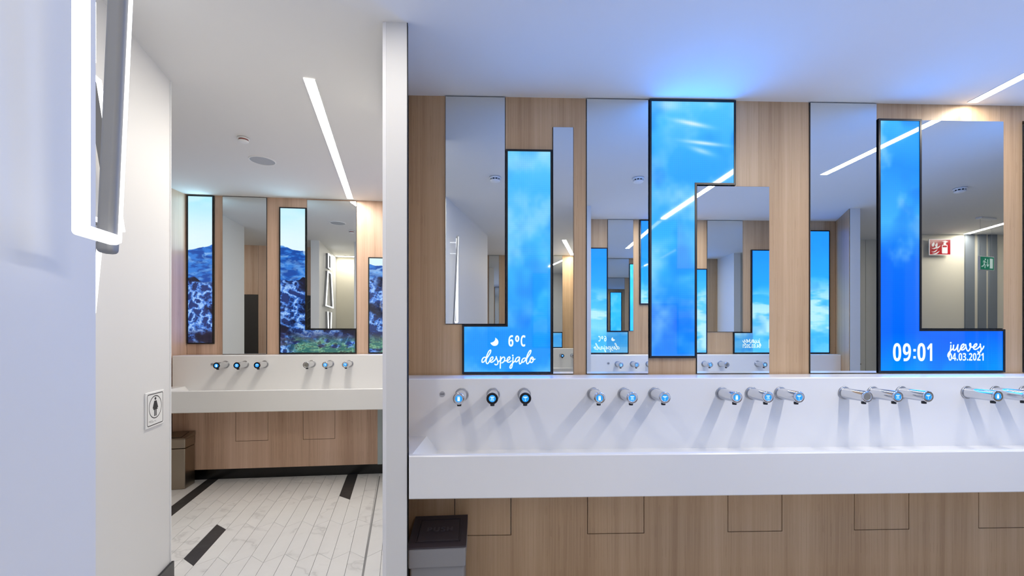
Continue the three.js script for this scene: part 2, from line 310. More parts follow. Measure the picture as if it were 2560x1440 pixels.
// ------------------------------------------------------------------ front wall (the near one, with the long counter)
const hN = { top: 1.017, floor: 0.686, rim: 0.752, bottom: 0.584, end: -0.372 }, XR = 3.35;
const wallFront = struct('wall_front', 'oak clad wall above and below the long white washbasin counter');
mesh('backing', plan([[-0.5, -0.03], [6.8, -0.03], [6.8, -0.15], [-0.53, -0.15]], 0, CEIL), M.wall, wallFront);
const rN = { m1: [-0.314, 1.273, -0.009, 2.427], s1v: [-0.009, 1.021, 0.231, 2.161], s1f: [-0.229, 1.021, 0.231, 1.273], m2: [0.231, 1.019, 0.339, 2.28], m3: [0.403, 1.019, 0.725, 2.427], s2t: [0.725, 1.988, 1.177, 2.427], s2l: [0.725, 1.1, 0.973, 2.427], m4: [0.973, 1.019, 1.357, 1.988], m5: [1.569, 1.019, 1.927, 2.427], s3v: [1.927, 1.021, 2.161, 2.346], s3f: [1.927, 1.021, 2.613, 1.251], m6: [2.161, 1.251, 2.613, 2.345], s4: [2.722, 1.021, 3.03, 2.35] };
cladding(wallFront, N, -0.501, XR, 1.0, CEIL, Object.values(rN), M.oak, -0.03, 0, leftN);
const hatchN = [[-0.243, 0.017], [0.376, 0.642], [1.043, 1.303], [1.656, 1.923], [2.27, 2.55], [2.9, 3.17]];
const plinth = struct('wall_plinth', 'oak cladding with access panels below the near counter');
cladding(plinth, N, -0.45, XR, 0.05, 0.583, hatchN.map(([a, b]) => [a - 0.002, 0.287, b + 0.002, 0.583]), M.oak, 0.17, 0.19, leftN);
for (const [a, b] of hatchN) mesh('access_panel', bx(a + 0.0015, b - 0.0015, 0.2905, 0.583, 0.172, 0.1895), M.oak, plinth);
mesh('kick_board', sweep([[0.08, 0], [0.12, 0], [0.12, 0.05], [0.08, 0.05]], leftN, () => XR), M.kick, plinth);
struct('trim_front', 'white end wall beside the right end of the oak cladding', bx(XR + 0.002, XR + 0.1, 0, CEIL, -0.02, 0.5), M.wall);
counter(N, XR, hN, 'long white solid surface washbasin counter under the blue sky screens', leftN);

const rect = (r) => [[r[0], r[1]], [r[2], r[1]], [r[2], r[3]], [r[0], r[3]]];
mirror(N, ...rN.m1, 'tall mirror above the weather screen, nearest the white pier');
mirror(N, ...rN.m2, 'very narrow mirror strip right of the weather screen');
mirror(N, ...rN.m3, 'full height mirror left of the ceiling-high sky screen');
mirror(N, ...rN.m4, 'shorter mirror tucked under the step of the tall sky screen');
mirror(N, ...rN.m5, 'full height mirror left of the clock screen, showing a ceiling light');
mirror(N, ...rN.m6, 'mirror above the clock and date, showing red and green signs');

const deep = [[0, [100, 208, 255]], [0.25, [52, 180, 255]], [0.5, [70, 194, 255]], [0.8, [26, 154, 255]], [1, [12, 152, 255]]];
const t1 = skyTex(0.460, 1.14, 3, deep, { fx: 7, fy: 6, lo: 0.4, hi: 0.85, k: 0.55 }, drawWeather(0.051, 0.906));
screen(N, [[-0.229, 1.021], [0.231, 1.021], [0.231, 2.161], [-0.009, 2.161], [-0.009, 1.273], [-0.229, 1.273]], t1, 'hook-shaped screen reading 6 degrees and despejado beside the first mirror', [[-0.009, 1.021, 0.231, 2.161, BLUE, 1], [-0.229, 1.021, -0.009, 1.273, BLUE, 1]]);
const t2 = skyTex(0.452, 1.327, 8, [[0, [86, 202, 255]], [0.3, [44, 170, 255]], [0.6, [70, 190, 255]], [0.85, [14, 122, 250]], [1, [20, 140, 250]]], { fx: 6, fy: 6, lo: 0.4, hi: 0.88, k: 0.6, streaks: [[0.22, 0.122, 0.085, 0.012, 0.18, 0.95], [0.28, 0.222, 0.10, 0.010, 0.1, 0.9], [0.27, 0.262, 0.06, 0.014, 0.3, 0.6], [0.1, 0.03, 0.06, 0.03, 0.1, 0.5]] });
screen(N, [[0.725, 1.1], [0.973, 1.1], [0.973, 1.988], [1.177, 1.988], [1.177, 2.427], [0.725, 2.427]], t2, 'stepped sky screen reaching the ceiling, white streaks across its wide top', [[0.725, 1.988, 1.177, 2.427, BLUE, 1.3], [0.725, 1.1, 0.973, 1.988, BLUE, 1]]);
const t3 = skyTex(0.686, 1.325, 15, [[0, [60, 190, 255]], [0.2, [20, 148, 255]], [0.42, [70, 186, 255]], [0.56, [16, 118, 255]], [0.85, [0, 108, 255]], [1, [0, 150, 255]]], { fx: 8, fy: 7, lo: 0.5, hi: 0.85, k: 0.55, where: (u, t) => 1 - smooth(0.5, 0.62, t) }, drawClock(0.004, 1.09));
screen(N, [[1.927, 1.021], [2.613, 1.021], [2.613, 1.251], [2.161, 1.251], [2.161, 2.346], [1.927, 2.346]], t3, 'L-shaped sky screen showing the time 09:01 and jueves 04.03.2021', [[1.927, 1.021, 2.161, 2.346, BLUE, 1], [2.161, 1.021, 2.613, 1.251, BLUE, 1]]);
const t4 = skyTex(0.308, 1.33, 19, deep, { fx: 8, fy: 8, lo: 0.4, hi: 0.8, k: 0.6 });
screen(N, rect(rN.s4), t4, 'plain sky screen at the right edge of the picture', [[...rN.s4, BLUE, 1]]);

badge(N, -0.3, 0.946, 'small round grey DMP badge left of the first tap, near the white pier');
const ord = ['first', 'second', 'third', 'fourth', 'fifth', 'sixth', 'seventh', 'eighth', 'ninth', 'tenth', 'eleventh', 'twelfth', 'thirteenth', 'fourteenth', 'fifteenth'];
[-0.21, -0.065, 0.079, 0.404, 0.548, 0.693, 1.014, 1.155, 1.295, 1.606, 1.746, 1.886, 2.21, 2.352, 2.496].forEach((x, i) => {
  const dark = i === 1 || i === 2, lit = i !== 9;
  tap(N, x, 0.943, i % 3, `${dark ? 'chrome, dark reflection painted on ring,' : 'chrome'} ${lit ? 'lit' : 'unlit'} wall tap, ${ord[i]} from the white pier on the near counter`, 'taps on the near counter', { dark, lit });
});

// ------------------------------------------------------------------ white pier between the two rooms
const pier = struct('trim_pier', 'white end of the stub wall between the near and the far washroom');
mesh('core', plan([[-0.481, 0.513], [-0.388, 0.513], [PIER * 2.2 - 0.02, -0.03], [-0.53, -0.15], [-0.66, -0.15]], 0, CEIL), M.wall, pier);
mesh('shadow_gap_strip', plan([[-0.3883, 0.5135], [-0.3852, 0.5135], [-0.389, 0.49], [-0.392, 0.49]], 0, CEIL - 0.001), M.black, pier);  // black strip painted in for the dark of a shadow gap
mesh('corner_bead', plan([[-0.4815, 0.5145], [-0.468, 0.5145], [-0.468, 0.512], [-0.4815, 0.512]], 0, CEIL - 0.001), M.white, pier);
mesh('wood_panel', plan([[-0.392, 0.49], [-0.389, 0.49], [PIER * 2.2, 0], [PIER * 2.2 - 0.012, 0]], 0, CEIL - 0.001), M.oak, pier);

// ------------------------------------------------------------------ far wall of the other washroom
const hW = { top: 1.048, floor: 0.735, rim: 0.795, bottom: 0.630, end: 0.10 }, WX = 2.3;
const wallFar = struct('wall_far', 'oak clad wall of the far washroom, pinker light put into its colour, with landscape screens');
place(mesh('backing', bx(-0.02, WX, 0, CEIL, -0.15, -0.03), M.wall, wallFar), W);
const rW = { s1: [0.004, 1.14, 0.222, 2.427], m1: [0.288, 1.05, 0.653, 2.427], s2v: [0.757, 1.051, 0.989, 2.348], s2f: [0.757, 1.051, 1.415, 1.274], m2: [0.989, 1.274, 1.415, 2.421], s3: [1.516, 1.051, 1.95, 1.921] };
cladding(wallFar, W, 0, WX, 1.03, CEIL, Object.values(rW), M.oakPinkLit, -0.03, 0);
const hatchW = [[0.49, 0.744], [1.026, 1.283]], WU = 1.637;
cladding(wallFar, W, 0.004, WU, 0.105, 0.629, hatchW.map(([a, b]) => [a - 0.002, 0.332, b + 0.002, 0.629]), M.oakPinkLit, 0.17, 0.19);
for (const [a, b] of hatchW) place(mesh('access_panel', bx(a + 0.0015, b - 0.0015, 0.3355, 0.629, 0.172, 0.1895), M.oakPinkLit, wallFar), W);
place(mesh('kick_board', bx(0.004, WX, 0, 0.105, 0.08, 0.115), M.kick, wallFar), W);
place(mesh('side_panel', bx(WU + 0.002, WU + 0.04, 0.105, 0.629, 0.16, 0.2), M.glassy, wallFar), W);
counter(W, WX, hW, 'white washbasin counter in the far room under the mountain screens');
mirror(W, ...rW.m1, 'full height mirror between the two left landscape screens');
mirror(W, ...rW.m2, 'mirror over the foot of the L-shaped landscape screen, showing a light figure');
const L1 = landTex(rW.s1[0], rW.s1[1], 0.218, 1.287, 1), L2 = landTex(0.757, 1.051, 0.658, 1.297, 2), L3 = landTex(1.516, 1.051, 0.434, 0.87, 3);
screen(W, rect(rW.s1), L1, 'tall narrow landscape screen in the corner of the far room', [[0.004, 1.93, 0.222, 2.427, PALE, 0.8], [0.004, 1.14, 0.222, 1.93, NAVY, 0.35]]);
screen(W, [[0.757, 1.051], [1.415, 1.051], [1.415, 1.274], [0.989, 1.274], [0.989, 2.348], [0.757, 2.348]], L2, 'L-shaped landscape screen with green meadow along its foot', [[0.757, 2.0, 0.989, 2.348, PALE, 0.8], [0.757, 1.274, 0.989, 2.0, NAVY, 0.35]]);
screen(W, rect(rW.s3), L3, 'shorter landscape screen half hidden behind the white pier', [[...rW.s3, NAVY, 0.4]]);
badge(W, 0.309, 0.975, 'tiny round badge left of the taps on the far counter');
[0.412, 0.565, 0.719, 1.097, 1.247, 1.405, 1.8, 1.95].forEach((x, i) => tap(W, x, 0.973, i % 3, `${i < 3 ? 'chrome, dark reflection painted on ring,' : 'chrome'} ${i === 3 ? 'unlit' : 'lit'} wall tap, ${ord[i]} from the left on the far counter`, 'taps on the far counter', { dark: i < 3, lit: i !== 3 }));

// side wall, partitions and back of the far washroom
const cor = (s, off) => [W.x + Math.cos(W.turn) * s + Math.sin(W.turn) * off, W.z - Math.sin(W.turn) * s + Math.cos(W.turn) * off];
const sideW = struct('wall_left', 'side wall of the far washroom, oak panel tinted for pinker light, then white');
mesh('wood_panel', bx(-2.79, -2.768, 0, CEIL, -1.7, -1.0), M.oakPinkLit, sideW);
mesh('core', bx(-2.86, -2.79, 0, CEIL, -1.8, -0.466), M.wall, sideW);
mesh('white_panel', bx(-2.79, -2.768, 0, CEIL, -0.998, -0.466), M.wall, sideW);
struct('wall_corridor', 'white wall of the corridor left of the far washroom', bx(-4.1, -2.862, 0, CEIL, -0.6, -0.47), M.wall);
struct('wall_divider', 'white wall closing the far washroom behind the stub wall', bx(-0.46, -0.36, 0, CEIL, -1.95, -0.152), M.wall);
const backW = struct('wall_cubicles', 'oak wall tinted for pinker light with dark cubicle doors seen in the far mirrors');
mesh('core', bx(-4.1, -2.24, 0, CEIL, 0.64, 0.75), M.wall, backW);
for (const [a, b, y0, y1] of [[-4.0, -3.02, 1.765, CEIL], [-3.018, -2.64, 0, CEIL], [-2.638, -2.24, 1.765, CEIL]]) mesh('wood_panel', bx(a, b, y0, y1, 0.6, 0.64), M.oakPinkLit, backW);
for (const [a, b, l] of [[-4.0, -3.025, 'dark cubicle door mirrored beside the oak panel'], [-2.633, -2.24, 'dark grooved cubicle door mirrored beside the added white partition']]) {
  const d = struct('door_cubicle', l); d.position.set(a, 0, 0.6); mesh('leaf', bx(0, b - a, 0.02, 1.76, 0.01, 0.035), M.darkDoor, d);
  for (let k = 0; k < 14; k++) { const g = bx(-0.006, 0.006, -0.28, 0.28, 0.005, 0.012); g.rotateZ(-0.8); const o = mesh('slat', g, M.groove, d); o.position.set((b - a) / 2, 0.2 + k * 0.11, 0); o.scale.x = 1; o.scale.y = Math.min(1, (b - a) / 0.42 * 0.95); }
}
struct('wall_entrance_copy', 'added copy of the white entrance wall for its image in the far mirror', plan([[-2.128, 0.116], [-2.194, 1.397], [-2.294, 1.397], [-2.229, 0.116]], 0, CEIL), M.gloss);  // added repeat of the entrance wall, set where its mirror image should fall
struct('wall_niche', 'pale end wall of the niche under a light strip', bx(-2.19, -1.36, 0, CEIL, 1.36, 1.44), M.beige);

// left wall with the lady sign, and the wall close to the camera
const B0 = [-1.513, 0.418], dB = [-0.271, -0.9626], nB = [0.9626, -0.271];
const onB = (s, off = 0) => [B0[0] + dB[0] * s + nB[0] * off, B0[1] + dB[1] * s + nB[1] * off];
const wallB = struct('wall_entrance', 'glossy white entrance wall with the lady sign');
mesh('panel', plan([onB(0.345), onB(-1.25), onB(-1.25, -0.1), onB(0.345, -0.1)], 0, CEIL), M.gloss, wallB);
mesh('edge_trim', plan([onB(0.3455, 0.003), onB(0.338, 0.003), onB(0.338, -0.0), onB(0.3455, 0.0)], 0, CEIL - 0.001), M.white, wallB);
struct('baseboard_entrance', 'black baseboard along the entrance wall', plan([onB(0.352, 0.001), onB(-1.2, 0.001), onB(-1.2, 0.012), onB(0.352, 0.012)], 0, 0.136), M.kick);
const A0 = [-0.536, 1.62], dA = [0.196, 0.981], nA = [0.981, -0.196];
const onA = (s, off = 0) => [A0[0] + dA[0] * s + nA[0] * off, A0[1] + dA[1] * s + nA[1] * off];
struct('wall_beside', 'glossy white wall close by on the left carrying the bright light frame', plan([onA(0), onA(1.51), onA(1.51, -0.1), onA(0, -0.1)], 0, CEIL), M.gloss);

// rooms behind the camera, seen in the mirrors
const wallBack = struct('wall_back', 'opposite oak clad wall seen in the mirrors');
place(mesh('backing', bx(-0.01, 2.71, 0, CEIL, -0.15, -0.03), M.wall, wallBack), O);
const rO = { s1v: [2.45, 1.021, 2.691, 2.131], s1f: [2.229, 1.021, 2.691, 1.26], m1: [2.178, 1.26, 2.45, 2.427], z1: [1.396, 1.021, 1.72, 1.917], z2: [1.72, 1.537, 2.114, 2.425], m2: [1.013, 1.25, 1.418, 2.427], s4v: [0.45, 1.021, 0.927, 2.121], s4f: [0.45, 1.021, 1.117, 1.25], s5: [0.075, 1.021, 0.38, 2.329] };
rO.m2[0] = 1.013; rO.m2[2] = 1.396; rO.m2[1] = 1.25;
cladding(wallBack, O, 0.004, 2.71, 1.0, CEIL, Object.values(rO), M.oak, -0.03, 0);
const plinthBack = struct('wall_plinth', 'oak cladding below the opposite counter');
cladding(plinthBack, O, 0.1, 2.71, 0.07, 0.583, [], M.oak, 0.17, 0.19);
place(mesh('kick_board', bx(0.1, 2.71, 0, 0.07, 0.08, 0.12), M.kick, plinthBack), O);
counter(O, 2.71, { ...hN, end: 0.36 }, 'opposite white washbasin counter, seen only in the mirrors', (z) => 0.478 * z + 0.006);
mirror(O, ...rO.m1, 'opposite mirror above the mirrored weather screen');
mirror(O, ...rO.m2, 'opposite mirror left of the mirrored clock');
const pale = [[0, [0, 120, 250]], [0.35, [20, 150, 255]], [0.6, [96, 198, 255]], [0.76, [150, 226, 255]], [0.84, [64, 176, 250]], [1, [84, 190, 252]]];
const oc = { fx: 4, fy: 13, lo: 0.38, hi: 0.62, k: 0.95, col: [215, 250, 255], where: (u, t) => smooth(0.3, 0.6, t) * (1 - 0.75 * smooth(0.78, 0.84, t)) };
screen(O, [[2.229, 1.021], [2.691, 1.021], [2.691, 2.131], [2.45, 2.131], [2.45, 1.26], [2.229, 1.26]], skyTex(0.462, 1.11, 23, pale, oc, drawWeather(0.051, 0.886)), 'opposite weather screen with clouds, its writing reversed in the mirror', [[2.45, 1.021, 2.691, 2.131, BLUE, 0.24]]);
screen(O, [[1.396, 1.021], [1.72, 1.021], [1.72, 1.537], [2.114, 1.537], [2.114, 2.425], [1.72, 2.425], [1.72, 1.917], [1.396, 1.917]], skyTex(0.718, 1.404, 29, pale, { ...oc, where: (u, t) => smooth(0.45, 0.6, t) }), 'opposite zigzag sky screen, mirrored behind the tall stepped screen', [[1.396, 1.021, 1.72, 1.917, BLUE, 0.24], [1.72, 1.537, 2.114, 2.425, BLUE, 0.24]]);
screen(O, [[0.45, 1.021], [1.117, 1.021], [1.117, 1.25], [0.927, 1.25], [0.927, 2.121], [0.45, 2.121]], skyTex(0.667, 1.1, 37, pale, oc, drawClock(0.0, 0.868)), 'opposite clock screen with clouds, its digits reversed in the mirror', [[0.45, 1.021, 0.927, 2.121, BLUE, 0.24]]);
screen(O, rect(rO.s5), skyTex(0.305, 1.308, 41, pale, oc), 'opposite sky screen at the end, mirrored beside the clock screen', [[...rO.s5, BLUE, 0.24]]);
badge(O, 2.486, 0.934, 'opposite counter badge mirrored under the reversed weather writing');
[1.108, 1.262, 1.421, 1.83, 1.99, 2.155, 2.535, 2.697, 2.859].forEach((X, i) => tap(O, 3.5 - X, 0.926, i % 3, `chrome ${i === 5 ? 'unlit' : 'lit'} tap seen in the mirrors, ${ord[i]} from the left on the opposite counter`, 'taps on the opposite counter', { lit: i !== 5 }));
const pier2 = struct('trim_stub', 'white end of the opposite stub wall with oak side');
mesh('core', plan([[3.279, 1.848], [3.378, 1.848], [3.62, 2.46], [3.5, 2.46], [3.508, 2.31]], 0, CEIL), M.wall, pier2);
mesh('wood_panel', plan([[3.279, 1.856], [3.276, 1.856], [3.4975, 2.31], [3.504, 2.31]], 0, CEIL - 0.001), M.oak, pier2);
struct('trim_post', 'white end of the opposite wall beside the camera', bx(0.742, 0.786, 0, CEIL, 1.85, 2.46), M.wall);

const wallQ = struct('wall_recess', 'oak clad wall of the recess deep in the mirrors');
place(mesh('backing', bx(-0.02, 2.4, 0, CEIL, -0.15, -0.03), M.wall, wallQ), Q);
const rQ = { sv: [0.477, 1.021, 0.718, 2.16], sf: [0.256, 1.021, 0.718, 1.26], m1: [0.256, 1.26, 0.477, 2.427], m2: [1.222, 1.021, 1.38, 2.427] };
cladding(wallQ, Q, 0, 2.4, 1.0, CEIL, Object.values(rQ), M.oak, -0.03, 0);
const plinthQ = struct('wall_plinth', 'oak cladding below the counter in the recess');
cladding(plinthQ, Q, 0, 2.4, 0, 0.583, [], M.oak, 0.17, 0.19);
counter(Q, 2.4, { ...hN, end: 0.1 }, 'white washbasin counter deep in the narrow mirror strip');
mirror(Q, ...rQ.m1, 'distant mirror above a small screen foot, seen in the narrow mirror');
mirror(Q, ...rQ.m2, 'distant tall mirror seen low in the mirror by the pier');
screen(Q, [[0.256, 1.021], [0.718, 1.021], [0.718, 2.16], [0.477, 2.16], [0.477, 1.26], [0.256, 1.26]], skyTex(0.462, 1.139, 53, pale, oc), 'distant sky screen whose foot shows in the narrow mirror strip', [[0.477, 1.021, 0.718, 2.16, BLUE, 0.5]]);
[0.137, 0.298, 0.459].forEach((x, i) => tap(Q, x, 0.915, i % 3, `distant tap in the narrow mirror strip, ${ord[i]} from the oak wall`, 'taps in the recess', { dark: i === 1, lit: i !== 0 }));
struct('wall_recess_side', 'white side wall of the recess', bx(1.102, 1.2, 0, CEIL, 2.462, 4.5), M.beige);
struct('wall_passage', 'pale wall at the left end of the recess', bx(-1.5, -1.3, 0, CEIL, 3.2, 4.5), M.beige);

const wallDoors = struct('wall_doors', 'white panelled wall seen in the mirror left of the clock screen');
for (const [a, b] of [[3.5, 4.553], [4.559, 4.9]]) mesh('panel', bx(a, b, 0, CEIL - 0.001, 3.17, 3.3), M.beige, wallDoors);
mesh('core', bx(3.5, 4.9, 0, CEIL, 3.18, 3.32), M.beige, wallDoors);
mesh('knob', (() => { const g = new THREE.SphereGeometry(0.012, 12, 8); g.translate(4.48, 0.85, 3.163); return g; })(), M.steel, wallDoors);
struct('wall_link', 'white wall behind the opposite stub wall', bx(3.5, 3.62, 0, CEIL, 2.462, 3.168), M.wall);
const wallSigns = struct('wall_signs', 'cream wall with grey vertical bands behind the signs');
mesh('core', bx(4.9, 6.8, 0, CEIL, 2.86, 3.0), M.beige, wallSigns);
for (const [a, b] of [[5.513, 5.629], [5.679, 5.774], [5.809, 5.91]]) mesh('band', bx(a, b, 0, CEIL - 0.001, 2.845, 2.86), M.grey, wallSigns);
struct('wall_right', 'white wall closing the right end', bx(6.7, 6.85, 0, CEIL, -0.15, 3.0), M.wall);
struct('wall_outer', 'white wall closing the left end', bx(-4.15, -4.0, 0, CEIL, -0.6, 4.7), M.wall);
struct('wall_rear', 'white wall closing the back', bx(-4.15, 6.8, 0, CEIL, 4.55, 4.7), M.wall);

// ------------------------------------------------------------------ ceiling light strips
function strip(x0, z0, x1, z1, w, label, k = 1) {
  const o = thing('light_strip', label, 'light', 'recessed ceiling light strips'), L = Math.hypot(x1 - x0, z1 - z0);
  o.position.set((x0 + x1) / 2, CEIL, (z0 + z1) / 2); o.rotation.y = Math.atan2(x1 - x0, z1 - z0);
  mesh('housing', [bx(-w / 2 - 0.003, -w / 2, -0.004, 0.02, -L / 2, L / 2), bx(w / 2, w / 2 + 0.003, -0.004, 0.02, -L / 2, L / 2)], M.white, o);
  mesh('diffuser', bx(-w / 2, w / 2, -0.003, 0.01, -L / 2, L / 2), M.strip, o);
  rectLight(o, w, L - 0.01, WARM, STRIP * k, [0, -0.006, 0], [-Math.PI / 2, 0, 0]);
  return o;
}
strip(-0.935, 0.13, -1.393, -1.68, 0.05, 'long light strip on the ceiling running to the far landscape wall', 1.1);
strip(2.416, 0.03, 2.38, 1.0, 0.05, 'light strip meeting the near wall above the clock screen', 0.75);
strip(1.675, 0.8, 1.614, 2.26, 0.05, 'light strip mirrored across the tall sky screen', 1.75);
strip(-0.465, 0.8, -0.57, 1.5, 0.05, 'unseen light strip added over the entrance between the pier and the white walls', 0.85);  // unseen strip, added to brighten the pier, left walls and counter end
strip(0.725, 3.3, 0.985, 4.33, 0.05, 'small light strip deep in the narrow mirror', 1.3);
strip(5.493, 2.82, 5.305, 2.0, 0.06, 'light strip mirrored beside the green exit sign');
strip(-2.15, 1.22, -1.6, 1.21, 0.04, 'light strip over the niche, mirrored in the far room');
strip(-3.9, -0.2, -3.45, -0.2, 0.05, 'light strip in the corridor left of the far washroom');

// ------------------------------------------------------------------ luminous figures of light bars
function bar(o, p, q, along, out, w, depth, on = true) {
  const a = new THREE.Vector3(...p), b = new THREE.Vector3(...q), d = b.clone().sub(a), L = d.length() + w; d.normalize();
  const n = new THREE.Vector3(out[0], 0, out[1]).normalize(), side = new THREE.Vector3().crossVectors(d, n).normalize();
  const m = new THREE.Matrix4().makeBasis(side, d, n).setPosition(a.clone().add(b).multiplyScalar(0.5));
  const h = mesh('housing', bx(-w / 2, w / 2, -L / 2, L / 2, -depth, 0), M.aluDark, o); h.applyMatrix4(m);
  const e = mesh('diffuser', bx(-w / 2 - 0.0005, w / 2 + 0.0005, -L / 2, L / 2, 0, w * 0.8), M.led, o); e.applyMatrix4(m);
  const l = new THREE.RectAreaLight(0xffffff, 3, w, L); o.add(l); const c = a.clone().add(b).multiplyScalar(0.5).addScaledVector(n, w * 0.8 + 0.002); l.position.copy(c); l.up.copy(d); l.lookAt(c.clone().add(n));
}
function lady(at, out, c, label) {
  const o = thing('light_figure', label, 'light', 'luminous figures on the white walls');
  const P = (s, y) => { const [x, z] = at(s, 0.04); return [x, y, z]; };
  const line = (...pts) => { for (let i = 0; i + 1 < pts.length; i++) bar(o, P(...pts[i]), P(...pts[i + 1]), null, out, 0.012, 0.03); };
  line([c - 0.09, 2.14], [c + 0.09, 2.14], [c + 0.09, 2.33], [c - 0.09, 2.33], [c - 0.09, 2.14]);
  line([c - 0.12, 2.085], [c + 0.12, 2.085], [c + 0.26, 1.61], [c - 0.26, 1.61], [c - 0.12, 2.085]);
  line([c + 0.125, 1.53], [c + 0.09, 1.3]); line([c - 0.125, 1.53], [c - 0.09, 1.3]);
}
lady(onB, nB, -0.407, 'woman-shaped figure of white light bars on the entrance wall');
lady((s, off) => [-2.128 - 0.051 * s + 0.999 * off, 0.116 + 0.999 * s + 0.051 * off], [0.999, 0.051], 0.46, 'added copy of the woman-shaped light figure for the far mirror');  // added repeat of the entrance figure, only for the mirror view
{
  const o = thing('light_figure', 'tall bright frame of light bars close to the camera at left', 'light', 'luminous figures on the white walls');
  const w = 0.0125;
  const rod = (name, p, q, m, ww, dd) => { const a = new THREE.Vector3(...p), b = new THREE.Vector3(...q), d = b.clone().sub(a), L = d.length(); d.normalize(); const n = new THREE.Vector3(nA[0], 0, nA[1]), s = new THREE.Vector3().crossVectors(d, n).normalize(), n2 = new THREE.Vector3().crossVectors(s, d).normalize(); const g = new RoundedBoxGeometry(ww, L + ww * 0.9, dd, 2, Math.min(ww, dd) * 0.3); const e = mesh(name, g, m, o); e.applyMatrix4(new THREE.Matrix4().makeBasis(s, d, n2).setPosition(a.clone().add(b).multiplyScalar(0.5))); return e; };
  rod('diffuser', [-0.454, 1.332, 1.725], [-0.454, 2.09, 1.725], M.led, w, w);
  rod('diffuser', [-0.454, 1.332, 1.725], [-0.463, 1.332, 1.679], M.led, w, w);
  rod('housing', [-0.474, 1.324, 1.672], [-0.440, 2.09, 1.672], M.aluDark, 0.017, 0.017);
  rod('diffuser', [-0.4655, 1.332, 1.6665], [-0.4315, 2.09, 1.6665], M.led, 0.004, 0.004);
  rod('housing', [-0.454, 2.095, 1.725], [-0.440, 2.095, 1.672], M.aluDark, 0.015, 0.015);
  for (const y of [1.95, 2.05]) rod('bracket', [-0.458, y, 1.728], [onA(0.11)[0], y, onA(0.11)[1]], M.white, 0.01, 0.01);
  const l = new THREE.RectAreaLight(0xffffff, 3, 0.015, 0.75); o.add(l); l.position.set(-0.443, 1.71, 1.723); l.lookAt(1, 1.71, 1.5);
}

// ------------------------------------------------------------------ signs
const plaqueTex = canvasTex(512, 496, null, (g) => {
  g.fillStyle = '#f4f4f2'; g.fillRect(0, 0, 512, 496); g.strokeStyle = g.fillStyle = '#232323'; g.lineWidth = 12;
  g.beginPath(); g.roundRect(34, 26, 444, 444, 26); g.stroke();
  g.lineWidth = 13; g.beginPath(); g.ellipse(256, 218, 176, 160, 0, 0, 7); g.stroke();
  g.beginPath(); g.ellipse(256, 98, 26, 21, 0, 0, 7); g.fill();
  g.beginPath(); g.moveTo(222, 128); g.lineTo(290, 128); g.lineTo(336, 232); g.lineTo(314, 238); g.lineTo(286, 168); g.lineTo(320, 258); g.lineTo(192, 258); g.lineTo(226, 168); g.lineTo(198, 238); g.lineTo(176, 232); g.closePath(); g.fill();
  g.fillRect(222, 258, 28, 92); g.fillRect(262, 258, 28, 92);
  for (let k = 0; k < 7; k++) for (let j = 0; j < 3; j++) for (let i = 0; i < 2; i++) if (hash(k, j * 2 + i, 4) > 0.45) { g.beginPath(); g.arc(80 + k * 30 + i * 11, 404 + j * 12, 4, 0, 7); g.fill(); }
});
{
  const o = thing('restroom_sign', 'square white plaque with a black lady symbol in a ring', 'sign');
  const [x, z] = onB(0.187, 0.0); o.position.set(x, 0.815, z); o.rotation.y = Math.atan2(nB[0], nB[1]);
  mesh('plate', rbx(-0.08, 0.08, 0, 0.155, 0, 0.006, 0.0028), M.white, o);
  const f = mesh('print', new THREE.PlaneGeometry(0.156, 0.151), std({ map: plaqueTex, roughness: 0.5 }), o); f.position.set(0, 0.0775, 0.0062);
}
const fireTex = canvasTex(256, 192, null, (g) => {
  g.translate(256, 0); g.scale(-1, 1);
  g.fillStyle = '#f4f4f4'; g.fillRect(0, 0, 256, 192); g.fillStyle = '#b3202a'; g.fillRect(7, 7, 242, 178); g.fillStyle = '#f6f6f6';
  g.beginPath(); g.roundRect(150, 68, 66, 106, 8); g.fill(); g.fillRect(168, 40, 30, 30); g.beginPath(); g.moveTo(150, 26); g.lineTo(190, 18); g.lineTo(226, 30); g.lineTo(198, 44); g.closePath(); g.fill();
  g.fillStyle = '#b3202a'; g.fillRect(158, 78, 50, 20); g.fillStyle = '#f6f6f6';
  for (const [x, y, s] of [[24, 110, 1], [50, 104, 1.1], [22, 150, 1], [30, 172, 1.2]]) { g.beginPath(); g.moveTo(x, y); g.bezierCurveTo(x + 30 * s, y + 10, x + 50 * s, y - 14, x + 78 * s, y - 30); g.bezierCurveTo(x + 60 * s, y + 4, x + 40 * s, y + 24, x, y); g.fill(); }
  g.beginPath(); g.moveTo(30, 80); g.bezierCurveTo(26, 50, 54, 48, 52, 34); g.bezierCurveTo(74, 56, 62, 80, 44, 96); g.closePath(); g.fill();
  g.beginPath(); g.moveTo(70, 84); g.bezierCurveTo(64, 62, 92, 56, 90, 40); g.bezierCurveTo(108, 62, 98, 84, 82, 96); g.closePath(); g.fill();
});
{
  const o = thing('fire_sign', 'red fire extinguisher sign seen in the mirror above the clock', 'sign');
  o.position.set(5.165, 2.17, 2.82); o.rotation.y = Math.PI;
  mesh('plate', rbx(-0.137, 0.137, 0, 0.195, 0, 0.006, 0.002), M.white, o); mesh('bracket', bx(-0.1, 0.1, 0.06, 0.13, -0.038, 0), M.white, o);
  const f = mesh('print', new THREE.PlaneGeometry(0.268, 0.19), std({ map: fireTex, roughness: 0.25 }), o); f.position.set(0, 0.0975, 0.0065);
}
